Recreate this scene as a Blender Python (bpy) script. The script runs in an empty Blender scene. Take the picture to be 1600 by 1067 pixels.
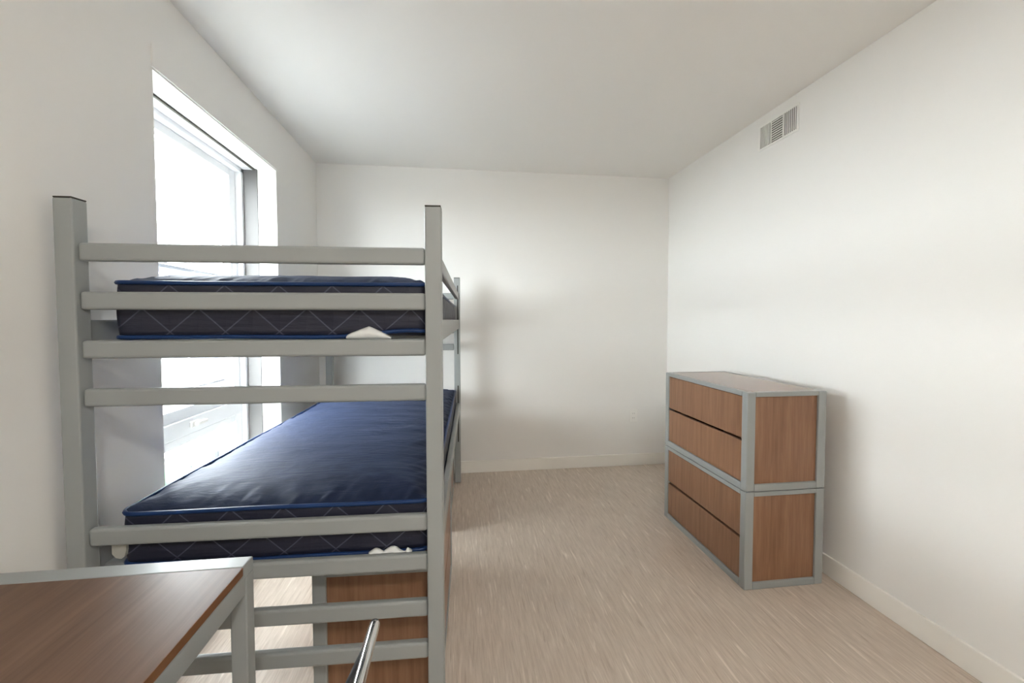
import bpy, bmesh, math, random
from mathutils import Vector, Matrix, noise

random.seed(7)
S = bpy.context.scene
COL = S.collection

# ------------------------------------------------------------------ camera
CAM_H = 1.30
YAW, PITCH, ROLL = 0.12863, -0.03612, -0.00104
fw = Vector((math.sin(YAW) * math.cos(PITCH), math.cos(YAW) * math.cos(PITCH), math.sin(PITCH)))
rt = Vector((math.cos(YAW), -math.sin(YAW), 0))
up = rt.cross(fw)
r2 = rt * math.cos(ROLL) + up * math.sin(ROLL)
u2 = -rt * math.sin(ROLL) + up * math.cos(ROLL)
cd = bpy.data.cameras.new('camera')
cam = bpy.data.objects.new('camera', cd)
COL.objects.link(cam)
m = Matrix((r2, u2, -fw)).transposed().to_4x4()
m.translation = Vector((0, 0, CAM_H))
cam.matrix_world = m
cd.sensor_fit = 'HORIZONTAL'
cd.sensor_width = 36.0
cd.lens = 660.0 / 1600.0 * 36.0
cd.shift_y = -9.914 / 1600.0
cd.clip_start = 0.02
cd.clip_end = 500
S.camera = cam

# ------------------------------------------------------------------ daylight
w = bpy.data.worlds.new('overcast_sky')
S.world = w
w.use_nodes = True
bg = w.node_tree.nodes['Background']
bg.inputs['Color'].default_value = (0.945, 0.975, 1.02, 1)
bg.inputs['Strength'].default_value = 18.6

sd = bpy.data.lights.new('sun', 'SUN')
sd.energy = 23.5
sd.angle = math.radians(0.6)
sd.color = (1.0, 0.985, 0.965)
sun = bpy.data.objects.new('sun', sd)
COL.objects.link(sun)
# high sun behind this side of the house: it lights the street and the fronts opposite, never enters the room
sun.rotation_euler = Vector((-0.62, -0.22, -0.75)).to_track_quat('-Z', 'Y').to_euler()

S.view_settings.view_transform = 'Standard'
S.view_settings.look = 'None'
S.view_settings.gamma = 1.0
S.view_settings.use_curve_mapping = False
S.view_settings.exposure = 1.0
S.cycles.diffuse_bounces = 10
S.cycles.max_bounces = 16

# ------------------------------------------------------------------ materials
def lin(c):
    return tuple(((v / 255) / 12.92 if v / 255 <= 0.04045 else ((v / 255 + 0.055) / 1.055) ** 2.4) for v in c) + (1.0,)

class Mat:
    def __init__(self, name, col=(200, 200, 200), rough=0.5, metal=0.0, spec=0.5):
        self.m = bpy.data.materials.new(name)
        self.m.use_nodes = True
        self.t = self.m.node_tree
        self.b = self.t.nodes['Principled BSDF']
        self.b.inputs['Base Color'].default_value = lin(col)
        self.b.inputs['Roughness'].default_value = rough
        self.b.inputs['Metallic'].default_value = metal
        self.b.inputs['Specular IOR Level'].default_value = spec
    def n(self, kind, **kw):
        nd = self.t.nodes.new(kind)
        for k, v in kw.items():
            setattr(nd, k, v)
        return nd
    def l(self, a, b):
        self.t.links.new(a, b)
    def coords(self, scale=(1, 1, 1), rot=(0, 0, 0), which='Object'):
        tc = self.n('ShaderNodeTexCoord')
        mp = self.n('ShaderNodeMapping')
        mp.inputs['Scale'].default_value = scale
        mp.inputs['Rotation'].default_value = rot
        self.l(tc.outputs[which], mp.inputs['Vector'])
        return mp.outputs['Vector']
    def noise(self, vec, scale=5, detail=4, rough=0.5, dist=0.0):
        nz = self.n('ShaderNodeTexNoise')
        nz.inputs['Scale'].default_value = scale
        nz.inputs['Detail'].default_value = detail
        nz.inputs['Roughness'].default_value = rough
        nz.inputs['Distortion'].default_value = dist
        self.l(vec, nz.inputs['Vector'])
        return nz.outputs['Fac']
    def ramp(self, fac, stops):
        r = self.n('ShaderNodeValToRGB')
        e = r.color_ramp.elements
        while len(e) < len(stops):
            e.new(0.5)
        for el, (p, c) in zip(e, stops):
            el.position = p
            el.color = lin(c)
        self.l(fac, r.inputs['Fac'])
        return r.outputs['Color']
    def bump(self, h, strength=0.2, dist=0.01):
        b = self.n('ShaderNodeBump')
        b.inputs['Strength'].default_value = strength
        b.inputs['Distance'].default_value = dist
        self.l(h, b.inputs['Height'])
        self.l(b.outputs['Normal'], self.b.inputs['Normal'])
    def math(self, op, a, b=None):
        nd = self.n('ShaderNodeMath', operation=op)
        for i, v in enumerate((a, b)):
            if v is None:
                continue
            if isinstance(v, (int, float)):
                nd.inputs[i].default_value = v
            else:
                self.l(v, nd.inputs[i])
        return nd.outputs[0]

def paint(name, col, rough=0.55, bump=0.06, scale=220):
    M = Mat(name, col, rough, spec=0.3)
    M.bump(M.noise(M.coords(), scale, 3), bump, 0.002)
    return M.m

M_WALL = paint('wall_paint', (233, 232, 229), 0.6)
M_CEIL = paint('ceiling_paint', (236, 235, 232), 0.7)
M_TRIM = paint('trim_paint', (238, 236, 230), 0.35, 0.02)
M_REVEAL = paint('reveal_paint', (240, 239, 235), 0.5, 0.02)
M_PLASTIC = paint('white_plastic', (236, 235, 231), 0.35, 0.0)
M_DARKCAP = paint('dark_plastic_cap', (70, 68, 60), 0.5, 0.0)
M_BRACKET = paint('pale_bracket_plastic', (178, 178, 170), 0.5, 0.0)
M_LINER = paint('jamb_liner_paint', (98, 97, 96), 0.5, 0.0)
M_FRAMEW = paint('window_vinyl', (240, 241, 243), 0.35, 0.0)

def floor_mat():
    M = Mat('floor_vinyl', (168, 152, 138), 0.42, spec=0.4)
    v = M.coords((26, 2.4, 1))
    a = M.noise(v, 3.0, 6, 0.62, 0.4)
    b = M.noise(M.coords((80, 3.2, 1)), 2.2, 6, 0.65, 0.35)
    c = M.noise(M.coords((1, 1, 1)), 1.6, 2)
    st = M.noise(M.coords((38, 2.6, 1)), 2.0, 3, 0.5, 0.5)
    col1 = M.ramp(a, [(0.3, (176, 161, 147)), (0.5, (198, 184, 170)), (0.7, (214, 201, 188))])
    col2 = M.ramp(b, [(0.25, (170, 155, 141)), (0.5, (198, 184, 170)), (0.78, (222, 210, 198))])
    mx = M.n('ShaderNodeMix', data_type='RGBA')
    mx.inputs[0].default_value = 0.5
    M.l(col1, mx.inputs[6]); M.l(col2, mx.inputs[7])
    mx2 = M.n('ShaderNodeMix', data_type='RGBA', blend_type='MULTIPLY')
    mx2.inputs[0].default_value = 0.35
    M.l(mx.outputs[2], mx2.inputs[6])
    M.l(M.ramp(c, [(0.3, (225, 222, 220)), (0.7, (255, 255, 255))]), mx2.inputs[7])
    mx3 = M.n('ShaderNodeMix', data_type='RGBA')
    mr = M.n('ShaderNodeMapRange')
    M.l(st, mr.inputs[0]); mr.inputs[1].default_value = 0.60; mr.inputs[2].default_value = 0.72; mr.inputs[4].default_value = 0.6
    M.l(mr.outputs[0], mx3.inputs[0])
    M.l(mx2.outputs[2], mx3.inputs[6]); mx3.inputs[7].default_value = lin((232, 221, 208))
    mx4 = M.n('ShaderNodeMix', data_type='RGBA')
    mr2 = M.n('ShaderNodeMapRange')
    M.l(st, mr2.inputs[0]); mr2.inputs[1].default_value = 0.40; mr2.inputs[2].default_value = 0.28; mr2.inputs[4].default_value = 0.55
    M.l(mr2.outputs[0], mx4.inputs[0])
    M.l(mx3.outputs[2], mx4.inputs[6]); mx4.inputs[7].default_value = lin((160, 143, 128))
    M.l(mx4.outputs[2], M.b.inputs['Base Color'])
    r = M.n('ShaderNodeMapRange')
    M.l(b, r.inputs[0]); r.inputs[3].default_value = 0.36; r.inputs[4].default_value = 0.52
    M.l(r.outputs[0], M.b.inputs['Roughness'])
    M.bump(b, 0.08, 0.002)
    return M.m
M_FLOOR = floor_mat()

def metal_paint():
    M = Mat('grey_powder_coat', (147, 151, 150), 0.36, spec=0.5)
    M.bump(M.noise(M.coords(), 500, 2), 0.05, 0.001)
    return M.m
M_GREY = metal_paint()
M_BLACKSLOT = paint('slot_shadow_dark', (45, 44, 42), 0.7, 0.0)  # near-black colour standing in for the shade inside the post slots

def wood(name, scale, c0=(114, 81, 58), c1=(135, 99, 74), c2=(151, 114, 87), rough=0.36, spec=0.4):
    M = Mat(name, c1, rough, spec=spec)
    g = M.noise(M.coords(scale), 4.0, 6, 0.6, 0.6)
    g2 = M.noise(M.coords(tuple(s * 0.35 for s in scale)), 5.0, 3, 0.5, 0.3)
    ca = M.ramp(g, [(0.28, c0), (0.5, c1), (0.74, c2)])
    cb = M.ramp(g2, [(0.3, c0), (0.5, c1), (0.72, c2)])
    mx = M.n('ShaderNodeMix', data_type='RGBA')
    mx.inputs[0].default_value = 0.45
    M.l(ca, mx.inputs[6]); M.l(cb, mx.inputs[7])
    M.l(mx.outputs[2], M.b.inputs['Base Color'])
    M.bump(g, 0.012, 0.001)
    return M.m
M_WOODV = wood('walnut_laminate_vertical', (22, 22, 1.1))
M_WOODT = wood('walnut_laminate_top', (22, 1.1, 22), rough=0.1)
M_DESK = wood('walnut_laminate_desk', (26, 1.0, 26), (88, 66, 52), (102, 78, 62), (116, 90, 73), 0.4, 0.2)
M_EDGE = wood('walnut_edge_band', (10, 1, 10), (92, 58, 32), (116, 76, 44), (134, 90, 54), 0.5)
M_CAVITY = paint('drawer_carcass', (88, 60, 40), 0.7, 0.0)

M_CHROME = Mat('chrome', (232, 232, 232), 0.08, 1.0).m
M_BLACK = paint('black_vinyl', (38, 38, 42), 0.45, 0.1, 300)
M_PIPE = paint('blue_piping', (21, 49, 94), 0.4, 0.1, 400)
M_TAG = paint('white_tag_cloth', (222, 224, 222), 0.8, 0.1, 300)

def fabric_top():
    M = Mat('navy_nylon_top', (40, 47, 76), 0.6, spec=0.12)
    v = M.coords()
    M.b.inputs['Specular Tint'].default_value = lin((175, 195, 235))
    M.b.inputs['Sheen Weight'].default_value = 0.12
    M.b.inputs['Sheen Roughness'].default_value = 0.4
    M.b.inputs['Sheen Tint'].default_value = lin((150, 165, 205))
    a = M.noise(M.coords((6, 26, 6)), 1.0, 4, 0.55, 0.8)
    b = M.noise(v, 700, 2)
    c = M.noise(v, 14, 4, 0.55, 0.5)
    h = M.math('ADD', M.math('MULTIPLY', a, 0.6), M.math('MULTIPLY', c, 0.35))
    h = M.math('ADD', h, M.math('MULTIPLY', b, 0.03))
    M.bump(h, 0.5, 0.012)
    M.l(M.ramp(c, [(0.3, (32, 39, 58)), (0.7, (41, 49, 71))]), M.b.inputs['Base Color'])
    return M.m
M_FTOP = fabric_top()

def fabric_side():
    M = Mat('navy_quilted_side', (36, 37, 52), 0.5, spec=0.4)
    tc = M.n('ShaderNodeTexCoord')
    sp = M.n('ShaderNodeSeparateXYZ')
    M.l(tc.outputs['Object'], sp.inputs[0])
    s = M.math('ADD', sp.outputs[0], sp.outputs[1])
    u = M.math('MULTIPLY', s, 1 / 0.15)
    v = M.math('MULTIPLY', M.math('SUBTRACT', sp.outputs[2], 0.022), 1 / 0.135)
    def ln(op):
        f = M.math('FRACT', M.math('ADD', M.math(op, u, v), 40.0))
        d = M.math('ABSOLUTE', M.math('SUBTRACT', f, 0.5))
        return d                                   # 0.5 on the stitched line
    d = M.math('MAXIMUM', ln('ADD'), ln('SUBTRACT'))
    stitch = M.math('GREATER_THAN', d, 0.482)
    mx = M.n('ShaderNodeMix', data_type='RGBA')
    M.l(M.math('MULTIPLY', stitch, 0.8), mx.inputs[0])
    mx.inputs[6].default_value = lin((34, 36, 52))
    mx.inputs[7].default_value = lin((84, 86, 102))
    M.l(mx.outputs[2], M.b.inputs['Base Color'])
    nz = M.noise(M.coords((6, 6, 40)), 1.5, 4)
    puff = M.math('MULTIPLY', M.math('MULTIPLY', M.math('SUBTRACT', 0.5, d), 2.0), 0.8)
    M.bump(M.math('ADD', puff, M.math('MULTIPLY', nz, 0.5)), 0.45, 0.012)
    return M.m
M_FSIDE = fabric_side()

def glass():
    m = bpy.data.materials.new('window_glass')
    m.use_nodes = True
    t = m.node_tree
    t.nodes.clear()
    o = t.nodes.new('ShaderNodeOutputMaterial')
    mix = t.nodes.new('ShaderNodeMixShader')
    tr = t.nodes.new('ShaderNodeBsdfTransparent')
    tr.inputs[0].default_value = (0.95, 0.97, 0.96, 1)
    gl = t.nodes.new('ShaderNodeBsdfGlossy')
    gl.inputs['Roughness'].default_value = 0.02
    mix.inputs[0].default_value = 0.06
    t.links.new(tr.outputs[0], mix.inputs[1]); t.links.new(gl.outputs[0], mix.inputs[2])
    t.links.new(mix.outputs[0], o.inputs[0])
    return m
M_GLASS = glass()

# ------------------------------------------------------------------ mesh helpers
def link(name, me, mats, parent=None, loc=None, rotz=None):
    o = bpy.data.objects.new(name, me)
    for mm in (mats if isinstance(mats, (list, tuple)) else [mats]):
        if mm.name not in [x.name for x in me.materials if x]:
            me.materials.append(mm)
    COL.objects.link(o)
    if parent is not None:
        o.parent = parent
    if loc is not None:
        o.location = loc
    if rotz is not None:
        o.rotation_euler = (0, 0, rotz)
    return o

def finish(bm, name, smooth=False):
    bmesh.ops.recalc_face_normals(bm, faces=bm.faces)
    me = bpy.data.meshes.new(name)
    bm.to_mesh(me)
    bm.free()
    if smooth:
        for p in me.polygons:
            p.use_smooth = True
    return me

def add_box(bm, a, b, bev=0.0, seg=2):
    vs = []
    tmp = bmesh.new()
    x0, y0, z0 = (min(a[i], b[i]) for i in range(3))
    x1, y1, z1 = (max(a[i], b[i]) for i in range(3))
    bmesh.ops.create_cube(tmp, size=1)
    for v in tmp.verts:
        v.co = Vector(((x0 + x1) / 2 + v.co.x * (x1 - x0), (y0 + y1) / 2 + v.co.y * (y1 - y0), (z0 + z1) / 2 + v.co.z * (z1 - z0)))
    if bev > 0:
        bmesh.ops.bevel(tmp, geom=list(tmp.edges), offset=bev, segments=seg, profile=0.5, affect='EDGES')
    me = bpy.data.meshes.new('t')
    tmp.to_mesh(me); tmp.free()
    bm.from_mesh(me)
    bpy.data.meshes.remove(me)

def box(name, a, b, mat, parent=None, bev=0.0, seg=2):
    bm = bmesh.new()
    add_box(bm, a, b, bev, seg)
    return link(name, finish(bm, name, bev > 0 and seg > 2), mat, parent)

def boxes(name, lst, mat, parent=None, bev=0.0):
    bm = bmesh.new()
    for a, b in lst:
        add_box(bm, a, b, bev)
    return link(name, finish(bm, name), mat, parent)

def add_tube(bm, pts, r, n=10, closed=False, cap=True):
    pts = [Vector(p) for p in pts]
    N = len(pts)
    rings = []
    ref = None
    for i, p in enumerate(pts):
        if closed:
            t = (pts[(i + 1) % N] - pts[(i - 1) % N]).normalized()
        else:
            t = (pts[min(i + 1, N - 1)] - pts[max(i - 1, 0)]).normalized()
        if ref is None:
            ref = Vector((0, 0, 1)) if abs(t.z) < 0.9 else Vector((1, 0, 0))
        s = t.cross(ref).normalized()
        u = s.cross(t).normalized()
        ref = u
        rings.append([bm.verts.new(p + r * (math.cos(k * 2 * math.pi / n) * s + math.sin(k * 2 * math.pi / n) * u)) for k in range(n)])
    for i in range(N if closed else N - 1):
        A, B = rings[i], rings[(i + 1) % N]
        for k in range(n):
            bm.faces.new((A[k], A[(k + 1) % n], B[(k + 1) % n], B[k]))
    if cap and not closed:
        bm.faces.new(rings[0]); bm.faces.new(rings[-1][::-1])

def tube(name, pts, r, mat, parent=None, n=10, closed=False):
    bm = bmesh.new()
    add_tube(bm, pts, r, n, closed)
    return link(name, finish(bm, name, True), mat, parent)

def fillet(pts, r, n=6):
    pts = [Vector(p) for p in pts]
    out = [pts[0]]
    for i in range(1, len(pts) - 1):
        a, b, c = pts[i - 1], pts[i], pts[i + 1]
        d0, d1 = (a - b), (c - b)
        q = min(r, d0.length * 0.45, d1.length * 0.45)
        p0, p1 = b + d0.normalized() * q, b + d1.normalized() * q
        for k in range(n + 1):
            t = k / n
            out.append((1 - t) ** 2 * p0 + 2 * t * (1 - t) * b + t * t * p1)
    out.append(pts[-1])
    return out

def tag(o, label=None, cat=None, group=None, kind=None):
    if label: o['label'] = label
    if cat: o['category'] = cat
    if group: o['group'] = group
    if kind: o['kind'] = kind
    return o

def empty(name, loc=(0, 0, 0), rotz=0.0):
    o = bpy.data.objects.new(name, None)
    o.empty_display_size = 0.1
    COL.objects.link(o)
    o.location = loc
    o.rotation_euler = (0, 0, rotz)
    return o

def copy_tree(o, parent=None):
    c = o.copy()
    COL.objects.link(c)
    c.parent = parent
    for ch in [x for x in o.children]:
        copy_tree(ch, c)
    return c

def struct(o):
    o['kind'] = 'structure'
    return o

# ------------------------------------------------------------------ room shell
XL, XR, YB, YF, H = -1.1076, 1.8665, 3.5738, -2.40, 2.547
WT = 0.30
W1 = (1.74, 2.82)            # window opening along the left wall
WZ = (0.30, 2.229)

struct(box('floor', (XL - WT, YF - WT, -0.12), (XR + 0.15, YB + 0.15, 0), M_FLOOR))
struct(box('ceiling', (XL - WT, YF - WT, H), (XR + 0.15, YB + 0.15, H + 0.12), M_CEIL))
struct(box('wall_back', (XL - WT, YB, 0), (XR + 0.15, YB + 0.15, H), M_WALL))
struct(box('wall_right', (XR, YF, 0), (XR + 0.15, YB, H), M_WALL))
struct(box('wall_front', (XL - WT, YF - 0.15, 0), (XR + 0.15, YF, H), M_WALL))
xo = XL - WT
struct(boxes('wall_left', [
    ((xo, YF, 0), (XL, YB, WZ[0])), ((xo, YF, WZ[1]), (XL, YB, H)),
    ((xo, YF, WZ[0]), (XL, W1[0], WZ[1])),
    ((xo, W1[1], WZ[0]), (XL, YB, WZ[1]))], M_WALL))

BBH, BBT = 0.102, 0.012
struct(box('baseboard_back', (XL + BBT, YB - BBT, 0), (XR - BBT, YB, BBH), M_TRIM, None, 0.003))
struct(box('baseboard_right', (XR - BBT, YF, 0), (XR, YB, BBH), M_TRIM, None, 0.003))
struct(box('baseboard_left', (XL, YF, 0), (XL + BBT, YB, BBH), M_TRIM, None, 0.003))
struct(box('baseboard_front', (XL + BBT, YF, 0), (XR - BBT, YF + BBT, BBH), M_TRIM, None, 0.003))

def make_window(name, y0, y1, loc=None, rotz=0.0):
    root = struct(empty(name, loc or (XL, (y0 + y1) / 2, WZ[0]), rotz))
    def P(x, y, z):
        return (x, y - (y0 + y1) / 2, z - WZ[0])
    z0, z1 = WZ
    # drywall return lining the opening
    boxes('drywall_return', [(P(-0.107, y1 - 0.006, z0), P(-0.0005, y1, z1)), (P(-0.107, y0, z0), P(-0.0005, y0 + 0.006, z1)),
                             (P(-0.107, y0, z1 - 0.006), P(-0.0005, y1, z1))], M_REVEAL, root)
    box('window_sill', P(-0.19, y0, z0), P(0.012, y1, z0 + 0.018), M_REVEAL, root, 0.003)
    boxes('jamb_liner', [(P(-0.195, y1 - 0.008, z0), P(-0.109, y1, z1)), (P(-0.195, y0, z0), P(-0.109, y0 + 0.008, z1))], M_LINER, root, 0.002)
    box('head_liner', P(-0.195, y0 + 0.008, z1 - 0.008), P(-0.132, y1 - 0.008, z1), M_FRAMEW, root, 0.002)
    box('shadow_gap_strip', P(-0.131, y0 + 0.008, z1 - 0.010), P(-0.121, y1 - 0.008, z1 - 0.001), M_DARKCAP, root)  # dark strip standing in for the shadow gap at the head joint
    # outer frame set at the outside of the wall
    fx0, fx1, fwid = -0.29, -0.19, 0.032
    boxes('window_frame', [(P(fx0, y0, z0), P(fx1, y0 + fwid, z1)), (P(fx0, y1 - fwid, z0), P(fx1, y1, z1)),
                           (P(fx0, y0, z1 - fwid), P(fx1, y1, z1)), (P(fx0, y0, z0), P(fx1, y1, z0 + 0.03))], M_FRAMEW, root, 0.003)
    ya, yb = y0 + fwid, y1 - fwid
    # transom bar between fixed upper light and opening lower sash
    box('transom_bar', P(-0.280, ya, 0.735), P(-0.215, yb, 0.815), M_FRAMEW, root, 0.004)
    def sash(za, zb, wd, x0, x1):
        boxes('sash_frame', [(P(x0, ya, za), P(x1, ya + wd, zb)), (P(x0, yb - wd, za), P(x1, yb, zb)),
                             (P(x0, ya + wd, za), P(x1, yb - wd, za + wd * 0.8)), (P(x0, ya + wd, zb - wd * 0.6), P(x1, yb - wd, zb))], M_FRAMEW, root, 0.004)
        box('pane', P((x0 + x1) / 2 - 0.004, ya + wd, za + wd * 0.8), P((x0 + x1) / 2 + 0.004, yb - wd, zb - wd * 0.6), M_GLASS, root)
    sash(0.815, z1 - fwid, 0.07, -0.275, -0.225)
    sash(z0 + 0.03, 0.735, 0.07, -0.275, -0.218)
    ym = (ya + yb) / 2 + 0.02
    h = boxes('latch', [(P(-0.215, ym - 0.03, 0.765), P(-0.203, ym + 0.03, 0.795)), (P(-0.205, ym - 0.008, 0.772), P(-0.185, ym + 0.075, 0.788))], M_PLASTIC, root, 0.003)
    return root
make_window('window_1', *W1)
struct(box('trim_1', (XL, W1[0] - 0.002, WZ[1] + 0.001), (XL + 0.006, W1[1] + 0.004, WZ[1] + 0.082), M_WALL, None, 0.001))

# ------------------------------------------------------------------ bunk bed
BA = -0.0316
BX, BY = -0.0452, 1.2548
BWD, BLN, BZ, PS = 1.027, 2.153, 1.633, 0.048
bed = tag(empty('bunk_bed', (BX, BY, 0), BA), 'grey steel bunk bed with slatted ladder-like ends beside the window', 'bunk bed')

bm = bmesh.new()
add_box(bm, (0, 0, 0), (PS, PS, BZ - 0.004), 0.004)
post_me = finish(bm, 'post')
bm = bmesh.new()
add_box(bm, (0.001, 0.001, BZ - 0.004), (PS - 0.001, PS - 0.001, BZ), 0.001)
cap_me = finish(bm, 'post_cap')
posts = []
for px in (-BWD, -PS):
    for py in (0, BLN - PS):
        p = link('post', post_me, M_GREY, bed, (px, py, 0))
        c = link('post_cap', cap_me, M_DARKCAP, p)
        yi = -0.0015 if py > 0 else PS - 0.0005
        for za, zb in ((1.03, 1.57), (0.33, 0.78)):
            s = box('slot', (0.026, yi, za), (0.034, yi + 0.002, zb), M_BLACKSLOT, p, 0.0005, 1)

RT = [1.512, 1.379, 1.244, 1.110, 0.717, 0.596, 0.453, 0.323]
RH, RD = 0.050, 0.026
bm = bmesh.new()
add_box(bm, (-BWD + PS, 0, -RH), (-PS, RD, 0), 0.008, 3)
rail_me = finish(bm, 'rail', False)
for z in RT:
    for y in (0.0115, BLN - 0.0115 - RD):
        link('rail', rail_me, M_GREY, bed, (0, y, z))

bm = bmesh.new()
add_box(bm, (-0.012, PS, -0.011), (0.012, BLN - PS, 0.058), 0.004)
side_me = finish(bm, 'side_rail')
for z in (1.243, 0.583):
    for x in (-0.020, -BWD + 0.020):
        link('side_rail', side_me, M_GREY, bed, (x, 0, z))
bm = bmesh.new()
add_box(bm, (-0.0125, PS, -0.05), (0.0125, BLN - PS, 0), 0.005)
link('guard_rail', finish(bm, 'guard_rail'), M_GREY, bed, (-0.024, 0, 1.512))
# mattress deck: flat cross slats
bm = bmesh.new()
add_box(bm, (-BWD + 0.033, 0, -0.012), (-0.033, 0.05, 0), 0.002)
slat_me = finish(bm, 'deck_slat')
for z in (1.243, 0.583):
    for i in range(11):
        link('deck_slat', slat_me, M_GREY, bed, (0, 0.08 + i * 0.192, z))
# pale plastic hook hanging behind the rail by the wall post
bm = bmesh.new()
prof = [(-0.942, 0.69), (-0.902, 0.69), (-0.904, 0.64), (-0.909, 0.622), (-0.918, 0.615), (-0.932, 0.618), (-0.942, 0.63)]
f0 = [bm.verts.new((x, 0.040, z)) for x, z in prof]
f1 = [bm.verts.new((x, 0.052, z)) for x, z in prof]
bm.faces.new(f0); bm.faces.new(f1[::-1])
for i in range(len(prof)):
    j = (i + 1) % len(prof)
    bm.faces.new((f0[j], f0[i], f1[i], f1[j]))
link('corner_bracket', finish(bm, 'corner_bracket'), M_BRACKET, bed)

# ------------------------------------------------------------------ mattresses
MW, ML, MT = 0.885, 2.035, 0.164
def rr_outline(x0, x1, y0, y1, r, n=5):
    pts = []
    for cx, cy, a in ((x1 - r, y1 - r, 0), (x0 + r, y1 - r, 90), (x0 + r, y0 + r, 180), (x1 - r, y0 + r, 270)):
        for k in range(n + 1):
            t = math.radians(a + 90 * k / n)
            pts.append((cx + r * math.cos(t), cy + r * math.sin(t)))
    return pts

def dense(pts, step=0.02):
    out = []
    for i, p in enumerate(pts):
        q = pts[(i + 1) % len(pts)]
        d = math.hypot(q[0] - p[0], q[1] - p[1])
        k = max(1, int(d / step))
        for j in range(k):
            out.append((p[0] + (q[0] - p[0]) * j / k, p[1] + (q[1] - p[1]) * j / k))
    return out

CROWN = 0.046
def make_mattress(label, z, seed, lift=None):
    root = empty('mattress', bed.matrix_world @ Vector((0, 0, 0)) if False else (BX, BY, 0), BA)
    rm = Matrix.Rotation(BA, 4, 'Z')
    x0, x1, y0 = -0.927, -0.927 + MW, 0.052
    y1 = y0 + ML
    root.location = Vector((BX, BY, 0)) + rm @ Vector((x0, y0, z))
    tag(root, label, 'mattress', 'navy mattresses of the bunk bed')
    W_, L_ = MW, ML
    # wavy edge: z offset of top/bottom seam
    def seam(x, y, top):
        v = Vector((x * 3.1 + seed, y * 3.1, 7.7 if top else 1.3))
        e = 0.004 * noise.noise(v)
        if lift and not top and y < 0.05:
            e += lift(x)
        return e
    ol = dense(rr_outline(0, W_, 0, L_, 0.035), 0.02)
    # side border with a soft belly
    bm = bmesh.new()
    nz = 7
    rings = []
    cx, cy = W_ / 2, L_ / 2
    for k in range(nz + 1):
        t = k / nz
        ring = []
        for (x, y) in ol:
            za, zb = 0.004 + seam(x, y, False), MT - 0.008 + seam(x, y, True)
            zz = za + (zb - za) * t
            bulge = 0.006 * math.sin(math.pi * t) + 0.003 * noise.noise(Vector((x * 9 + seed, y * 9, zz * 14)))
            dx, dy = x - cx, y - cy
            nx = 0 if abs(dx) < W_ / 2 - 0.035 and abs(abs(dy) - L_ / 2) < 0.02 else math.copysign(1, dx)
            ny = 0 if abs(dy) < L_ / 2 - 0.035 and abs(abs(dx) - W_ / 2) < 0.02 else math.copysign(1, dy)
            ring.append(bm.verts.new((x + nx * bulge * (0.7 if nx and ny else 1), y + ny * bulge * (0.7 if nx and ny else 1), zz)))
        rings.append(ring)
    n = len(ol)
    for k in range(nz):
        for i in range(n):
            bm.faces.new((rings[k][i], rings[k][(i + 1) % n], rings[k + 1][(i + 1) % n], rings[k + 1][i]))
    bm.faces.new([v for v in rings[0]][::-1])
    link('side_border', finish(bm, 'side_border', True), M_FSIDE, root)
    # top panel: crowned, with puckers running in from the seam
    bm = bmesh.new()
    nx_, ny_ = 96, 200
    grid = []
    for j in range(ny_ + 1):
        row = []
        v = 0.5 - 0.5 * math.cos(math.pi * j / ny_) if False else j / ny_
        for i in range(nx_ + 1):
            u = i / nx_
            x, y = u * W_, v * L_
            # pull the grid corners onto the rounded outline
            r = 0.035
            px = min(max(x, r), W_ - r); py = min(max(y, r), L_ - r)
            dx, dy = x - px, y - py
            if dx and dy:
                s = r / max(math.hypot(dx, dy), 1e-6) * max(abs(dx), abs(dy)) / r
                x, y = px + dx * s, py + dy * s
            d = min(x, W_ - x, y, L_ - y)
            crown = CROWN * (1 - math.exp(-max(d, 0) / 0.075))
            q = 0
            for dist, along, sd in ((y, x, 1.0), (L_ - y, x, 2.0), (x, y, 3.0), (W_ - x, y, 4.0)):
                if dist < 0.25:
                    a = noise.noise(Vector((along * 22 + dist * 9 * sd, dist * 5, sd * 9 + seed)))
                    b = noise.noise(Vector((along * 46 - dist * 14, dist * 8, sd * 5 + seed)))
                    q += (0.0115 * a + 0.006 * b) * math.exp(-dist / 0.055) * (1 - math.exp(-dist / 0.008))
            q += 0.0022 * noise.noise(Vector((x * 3 + seed, y * 13, 3.3))) * (1 - math.exp(-d / 0.05))
            q += 0.0016 * noise.noise(Vector((x * 9, y * 9 + seed, 1.3))) * (1 - math.exp(-d / 0.05))
            row.append(bm.verts.new((x, y, MT - 0.008 + seam(x, y, True) * math.exp(-d / 0.1) + crown + q)))
        grid.append(row)
    for j in range(ny_):
        for i in range(nx_):
            bm.faces.new((grid[j][i], grid[j][i + 1], grid[j + 1][i + 1], grid[j + 1][i]))
    link('top_panel', finish(bm, 'top_panel', True), M_FTOP, root)
    for top in (True, False):
        o2 = dense(rr_outline(-0.003, W_ + 0.003, -0.003, L_ + 0.003, 0.038), 0.03)
        tube('piping', [(x, y, (MT - 0.006 if top else 0.006) + seam(x, y, top)) for x, y in o2], 0.0065, M_PIPE, root, 7, True)
    return root, seam

def lift_up(x):
    # the seam of the upper mattress rides up over its tag
    return 0.016 * math.exp(-((x - 0.83) / 0.12) ** 2)
MT = 0.169
m_up, seam_u = make_mattress('navy quilted mattress on the upper bunk', 1.2445, 3.1, lift_up)
MT = 0.164
m_lo, seam_l = make_mattress('navy mattress with blue piping on the lower bunk', 0.5845, 8.4)

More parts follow.
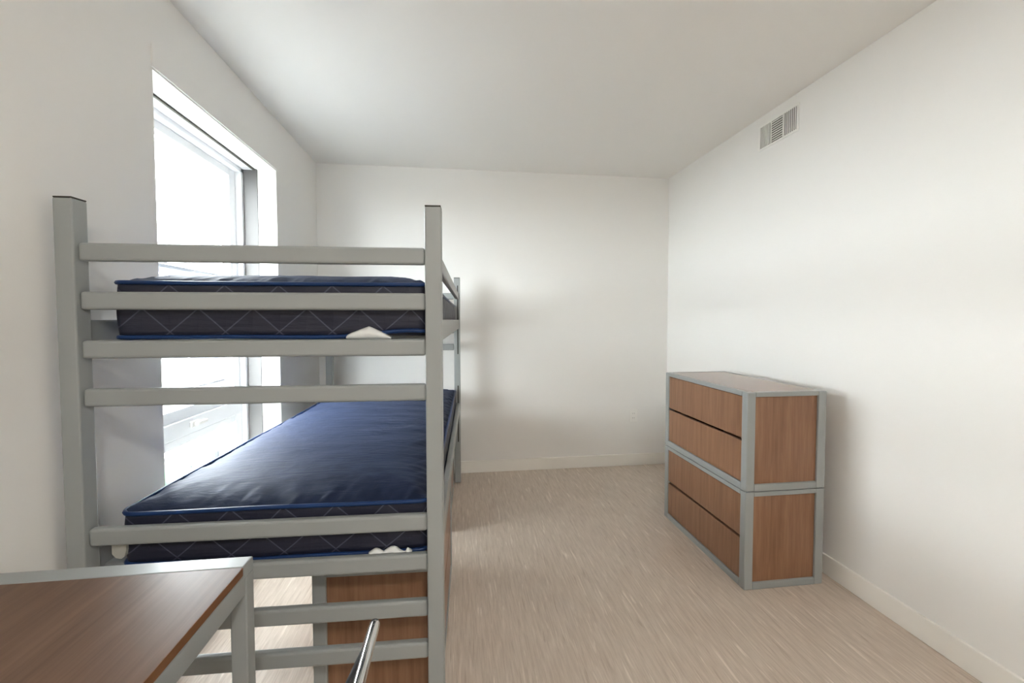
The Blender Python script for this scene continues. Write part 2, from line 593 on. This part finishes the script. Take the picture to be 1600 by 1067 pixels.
def cloth_tag(parent, outline, ridge, y0, seedv):
    # crumpled strip of cloth hanging out below the seam
    bm = bmesh.new()
    n, k = 26, 5
    rows = []
    for i in range(n + 1):
        t = i / n
        lo, hi = outline(t)
        row = []
        for j in range(k + 1):
            s = j / k
            x = ridge[0] + (ridge[1] - ridge[0]) * t
            z = lo + (hi - lo) * s
            y = y0 - 0.010 * math.sin(math.pi * s) + 0.004 * noise.noise(Vector((t * 7 + seedv, s * 3, 0)))
            row.append(bm.verts.new((x, y, z)))
        rows.append(row)
    for i in range(n):
        for j in range(k):
            bm.faces.new((rows[i][j], rows[i + 1][j], rows[i + 1][j + 1], rows[i][j + 1]))
    o = link('care_tag', finish(bm, 'care_tag', True), M_TAG, parent)
    md = o.modifiers.new('thick', 'SOLIDIFY'); md.thickness = 0.0015
    return o
def ol_up(t):
    hi = 0.010 + 0.030 * (min(t / 0.5, (1 - t) / 0.5)) ** 0.8 - 0.006 * t
    return (-0.003, max(hi, 0.0))
def ol_lo(t):
    if t > 0.78 and t < 0.86:
        return (0.0005, 0.010)
    return (0.0005, 0.012 + 0.015 * abs(math.sin(t * 7.5 + 0.6)) * (1 - (2 * t - 1) ** 4))
cloth_tag(m_up, ol_up, (0.645, 0.775), -0.008, 2.0)
cloth_tag(m_lo, ol_lo, (0.70, 0.83), -0.010, 5.0)

# ------------------------------------------------------------------ stackable drawer chests
CD, CL, CH = 0.418, 0.790, 0.476
def make_chest(label, group=None):
    # local: front face at x=0 looking to -x, near end at y=0
    root = tag(empty('drawer_chest'), label, 'drawer chest', group)
    pw, pl, rh, bh = 0.044, 0.040, 0.022, 0.034
    bm = bmesh.new(); add_box(bm, (0, 0, 0), (pw, pl, CH), 0.004); pme = finish(bm, 'post')
    for x in (0, CD - pw):
        for y in (0, CL - pl):
            link('post', pme, M_GREY, root, (x, y, 0))
    for za, zb in ((0.0, bh), (CH - rh, CH)):
        bm = bmesh.new(); add_box(bm, (pw, 0, za), (CD - pw, 0.03, zb), 0.003); eme = finish(bm, 'end_rail')
        bm = bmesh.new(); add_box(bm, (0, pl, za), (0.03, CL - pl, zb), 0.003); lme = finish(bm, 'long_rail')
        for y in (0, CL - 0.03):
            link('end_rail', eme, M_GREY, root, (0, y, 0))
        for x in (0, CD - 0.03):
            link('long_rail', lme, M_GREY, root, (x, 0, 0))
    for y in (0.010, CL - 0.010 - 0.014):
        box('side_panel', (pw, y, bh), (CD - pw, y + 0.014, CH - rh), M_WOODV, root)
    box('back_panel', (CD - 0.022, pl, rh), (CD - 0.010, CL - pl, CH - rh), M_WOODV, root)
    box('top_panel', (0.030, 0.030, CH - 0.014), (CD - 0.030, CL - 0.030, CH - 0.0005), M_WOODT, root)
    box('bottom_panel', (0.030, 0.030, 0.006), (CD - 0.030, CL - 0.030, 0.018), M_CAVITY, root)
    zm = CH / 2 + 0.005
    for za, zb in ((bh + 0.002, zm - 0.007), (zm + 0.006, CH - rh - 0.002)):
        d = box('drawer', (0.005, pl + 0.002, za), (0.023, CL - pl - 0.002, zb), M_WOODV, root, 0.0015, 1)
        boxes('drawer_box', [((0.023, pl + 0.02, za + 0.01), (CD - 0.05, pl + 0.032, zb - 0.03)), ((0.023, CL - pl - 0.032, za + 0.01), (CD - 0.05, CL - pl - 0.02, zb - 0.03)),
                             ((0.023, pl + 0.032, za + 0.01), (CD - 0.05, CL - pl - 0.032, za + 0.02))], M_CAVITY, d)
    return root

c1 = make_chest('grey-framed walnut two-drawer chest standing on the floor by the bare wall, under its twin')
c1.location = (1.3567, 1.8224, 0)
c2 = copy_tree(c1)
c2['label'] = 'grey-framed walnut two-drawer chest stacked on top of another chest'
c2.location = (1.3567, 1.8224, CH + 0.003)
bed_m = Matrix.Translation((BX, BY, 0)) @ Matrix.Rotation(BA, 4, 'Z')
def under_bed(lx, y_far, label):
    c = copy_tree(c1)
    c['label'] = label
    p = bed_m @ Vector((lx, y_far, 0))
    c.location = p
    c.rotation_euler = (0, 0, BA + math.pi)
    return c
under_bed(-0.020, 0.947, 'grey-framed walnut drawer chest under the lower bunk, behind the desk leg')
under_bed(-0.052, 2.100, 'grey-framed walnut drawer chest under the lower bunk, by the wall with the outlet')

# ------------------------------------------------------------------ desk
DX0, DX1, DY0, DY1, DZ = -1.085, -0.476, -0.10, 1.038, 0.750
desk = tag(empty('desk', (DX0, DY0, 0)), 'grey-framed desk with a brown walnut top at the foot of the bunk bed', 'desk')
dw, dl = DX1 - DX0, DY1 - DY0
LG = 0.036
bm = bmesh.new(); add_box(bm, (0, 0, 0), (LG, LG, DZ - 0.03), 0.003); lgm = finish(bm, 'leg')
for x in (0, dw - LG):
    for y in (0, dl - LG):
        link('leg', lgm, M_GREY, desk, (x, y, 0))
bm = bmesh.new(); add_box(bm, (0, 0, DZ - 0.03), (dw, 0.047, DZ), 0.003); erm = finish(bm, 'end_rail')
for y in (0, dl - 0.047):
    link('end_rail', erm, M_GREY, desk, (0, y, 0))
box('front_rail', (dw - 0.03, LG, DZ - 0.068), (dw - 0.001, dl - LG, DZ - 0.021), M_GREY, desk, 0.003)
box('back_rail', (0.001, LG, DZ - 0.068), (0.03, dl - LG, DZ - 0.021), M_GREY, desk, 0.003)
top = box('desktop', (0, 0.0475, DZ - 0.019), (dw - 0.002, dl - 0.0475, DZ - 0.0005), M_DESK, desk)
box('edge_band', (dw - 0.0019, 0.0475, DZ - 0.0188), (dw - 0.0005, dl - 0.0475, DZ - 0.0008), M_EDGE, top)

# ------------------------------------------------------------------ chair
ch = tag(empty('chair', (-0.36, 0.505, 0)), 'chair with a chrome tube back and black seat drawn up to the desk', 'chair')
def cp(x, y, z): return (x + 0.36, y - 0.505, z)
ya, yb = 0.285, 0.725
TR = 0.0085
pts = fillet([cp(-0.270, ya, 0.40), cp(-0.252, ya, 0.46), cp(-0.138, ya, 0.797), cp(-0.138, yb, 0.797), cp(-0.252, yb, 0.46), cp(-0.270, yb, 0.40)], 0.035, 6)
tube('back_frame', pts, TR, M_CHROME, ch, 14)
bm = bmesh.new()
gr = []
for j in range(13):
    t = j / 12
    z = 0.545 + (0.775 - 0.545) * t
    x = -0.252 + (z - 0.46) / (0.797 - 0.46) * (0.252 - 0.138)
    gr.append([bm.verts.new(cp(x - 0.004 - 0.022 * math.sin(math.pi * i / 12), ya + 0.010 + (yb - ya - 0.02) * i / 12, z)) for i in range(13)])
for j in range(12):
    for i in range(12):
        bm.faces.new((gr[j][i], gr[j][i + 1], gr[j + 1][i + 1], gr[j + 1][i]))
o = link('backrest', finish(bm, 'backrest', True), M_BLACK, ch)
md = o.modifiers.new('thick', 'SOLIDIFY'); md.thickness = 0.010
box('seat', cp(-0.66, ya + 0.012, 0.425), cp(-0.262, yb - 0.012, 0.462), M_BLACK, ch, 0.014, 4)
for y in (ya, yb):
    tube('leg', fillet([cp(-0.27, y, 0.40), cp(-0.255, y, 0.42), cp(-0.21, y, 0.012)], 0.03), TR, M_CHROME, ch, 12)
    tube('leg', fillet([cp(-0.27, y, 0.41), cp(-0.63, y, 0.415), cp(-0.665, y, 0.012)], 0.05), TR, M_CHROME, ch, 12)
    for x in (-0.21, -0.665):
        box('foot', cp(x - 0.011, y - 0.011, 0), cp(x + 0.011, y + 0.011, 0.02), M_BLACK, ch, 0.004)
for x in (-0.30, -0.60):
    tube('stretcher', [cp(x, ya, 0.412), cp(x, yb, 0.412)], 0.007, M_CHROME, ch, 10)

# ------------------------------------------------------------------ ceiling fill lamp, added to brighten the room (unseen, behind and above the camera)
FILL_STRENGTH = 56.0
FILL_LAMPS = [(0.30, -1.0, 'round white ceiling fill lamp, added out of view over the desk end of the room')]
def fill_lamp_mat():
    m = bpy.data.materials.new('fill_lamp_diffuser')
    m.use_nodes = True
    bs = m.node_tree.nodes['Principled BSDF']
    bs.inputs['Base Color'].default_value = lin((240, 240, 238))
    bs.inputs['Emission Color'].default_value = (1.0, 0.975, 0.94, 1)
    bs.inputs['Emission Strength'].default_value = FILL_STRENGTH
    return m
M_FILL = fill_lamp_mat()
def disc(name, r0, r1, z0, z1, mat, parent, n=40):
    bm = bmesh.new()
    ra = [bm.verts.new((r0 * math.cos(6.28319 * k / n), r0 * math.sin(6.28319 * k / n), z0)) for k in range(n)]
    rb = [bm.verts.new((r1 * math.cos(6.28319 * k / n), r1 * math.sin(6.28319 * k / n), z1)) for k in range(n)]
    bm.faces.new(ra); bm.faces.new(rb[::-1])
    for k in range(n):
        bm.faces.new((ra[k], ra[(k + 1) % n], rb[(k + 1) % n], rb[k]))
    return link(name, finish(bm, name), mat, parent)
for lx, ly, lab in FILL_LAMPS:
    lp = tag(empty('ceiling_fill_lamp', (lx, ly, H)), lab, 'lamp')
    disc('base', 0.21, 0.21, 0.0, -0.025, M_PLASTIC, lp)
    disc('diffuser', 0.195, 0.185, -0.025, -0.05, M_FILL, lp)

# ------------------------------------------------------------------ wall vent
vent = tag(empty('air_vent', (XR, 2.293, 2.352)), 'white three-section air vent high on the wall above the drawer chests', 'air vent')
def vp(x, y, z): return (x, y - 2.293, z - 2.352)
va, vb, z0, z1 = 2.147, 2.439, 2.352, 2.478
secs = [(va + 0.004, va + 0.098), (va + 0.106, va + 0.193), (va + 0.201, vb - 0.004)]
fr = [(vp(-0.0045, va - 0.012, z0 - 0.012), vp(0, vb + 0.012, z0)), (vp(-0.0045, va - 0.012, z1), vp(0, vb + 0.012, z1 + 0.012)),
      (vp(-0.0045, va - 0.012, z0), vp(0, secs[0][0], z1)), (vp(-0.0045, secs[2][1], z0), vp(0, vb + 0.012, z1)),
      (vp(-0.0045, secs[0][1], z0), vp(0, secs[1][0], z1)), (vp(-0.0045, secs[1][1], z0), vp(0, secs[2][0], z1))]
boxes('frame', fr, M_PLASTIC, vent)
M_DUCT = paint('duct_grey', (104, 99, 97), 0.7, 0.0)
box('duct_back', vp(-0.0012, va, z0), vp(-0.0004, vb, z1), M_DUCT, vent)
bm = bmesh.new(); add_box(bm, (-0.004, -0.0022, 0), (0.004, 0.0022, z1 - z0)); vme = finish(bm, 'slat')
for si, (a, b) in enumerate(secs):
    if si == 1:
        bm = bmesh.new(); add_box(bm, (-0.004, 0, -0.0024), (0.004, b - a, 0.0024)); hme = finish(bm, 'slat')
        for k in range(9):
            o = link('slat', hme, M_PLASTIC, vent, vp(-0.005, a, z0 + 0.009 + k * 0.0135))
            o.rotation_euler = (0, math.radians(-40), 0)
    else:
        for k in range(7):
            o = link('slat', vme, M_PLASTIC, vent, vp(-0.005, a + 0.007 + k * (b - a - 0.014) / 6, z0))
            o.rotation_euler = (0, 0, math.radians(35 if si == 0 else 22))

# ------------------------------------------------------------------ outlets
def outlet(loc, rotz, label):
    r = tag(empty('wall_outlet', loc, rotz), label, 'outlet')
    box('plate', (-0.036, -0.006, -0.058), (0.036, 0, 0.058), M_PLASTIC, r, 0.003)
    for z in (-0.02, 0.02):
        s = box('socket', (-0.017, -0.0075, z - 0.014), (0.017, -0.005, z + 0.014), M_PLASTIC, r, 0.001)
        boxes('slot', [((-0.008, -0.0079, z - 0.005), (-0.006, -0.0074, z + 0.006)), ((0.006, -0.0079, z - 0.004), (0.008, -0.0074, z + 0.005))], M_DUCT, s)
    return r
outlet((1.553, YB, 0.446), 0, 'white outlet plate on the wall near the baseboard, beyond the stacked chests')

# ------------------------------------------------------------------ outside, seen through the window
M_GROUND = paint('outside_paving', (100, 100, 99), 0.8, 0.05, 4)
M_BLDG = paint('outside_stucco', (196, 194, 188), 0.8, 0.02, 6)
M_ROOF = paint('outside_roof', (44, 46, 51), 0.8, 0.05, 6)
M_BLUEGREY = paint('outside_dark_cladding', (52, 58, 68), 0.7, 0.02, 6)
M_OWIN = paint('outside_window_dark', (24, 27, 31), 0.3, 0.0)
M_LEAF = paint('outside_leaf', (50, 86, 56), 0.7, 0.2, 6)
struct(box('ground', (-90, -80, -8.2), (60, 90, -8.0), M_GROUND))
def building(loc, size, rows, cols, label, wall):
    b = tag(empty('building', loc), label, 'building')
    sx, sy, sz = size
    box('wall', (-sx, 0, 0), (0, sy, sz), wall, b)
    box('roof', (-sx - 0.3, -0.3, sz), (0.3, sy + 0.3, sz + 0.25), wall, b)
    box('ledge', (0, 0, sz - 0.16), (0.12, sy, sz), M_ROOF, b)
    box('ledge', (0, 0, sz * 0.5), (0.12, sy, sz * 0.5 + 0.12), M_ROOF, b)
    for r_ in range(rows):
        for c_ in range(cols):
            y = sy * (c_ + 0.3) / cols
            z = sz * (r_ + 0.35) / rows
            wn = box('window', (0, y, z), (0.06, y + sy * 0.4 / cols, z + sz * 0.42 / rows), M_FRAMEW, b)
            box('pane', (0.06, y + 0.12, z + 0.12), (0.08, y + sy * 0.4 / cols - 0.12, z + sz * 0.42 / rows - 0.12), M_OWIN, wn)
    return b
building((-30, 30, -8), (12, 50, 15.0), 4, 10, 'long blue-grey building far beyond the window, above the bed rail', M_BLUEGREY)
building((-13, 16, -8), (9, 19, 6.1), 2, 8, 'low pale flat-roofed building seen through the lower window pane', M_BLDG)
def tree(loc, h, r, label):
    t = tag(empty('tree', loc), label, 'tree')
    tube('trunk', [(0, 0, 0), (0.05, 0.02, h * 0.5), (0, 0, h)], 0.14, M_ROOF, t, 8)
    bm = bmesh.new()
    for k in range(26):
        a = random.uniform(0, 6.28); q = random.random() ** 0.5 * r * 0.75
        c = Vector((math.cos(a) * q, math.sin(a) * q, h + random.uniform(-0.5, 0.6) * r))
        vs = bmesh.ops.create_icosphere(bm, subdivisions=2, radius=r * random.uniform(0.28, 0.45))['verts']
        for v in vs:
            v.co = v.co * (1 + 0.25 * noise.noise(v.co * 3 + c)) + c
    link('foliage', finish(bm, 'foliage', True), M_LEAF, t)
tree((-6.2, 10.3, -8), 5.3, 0.9, 'green leafy tree standing below the window')
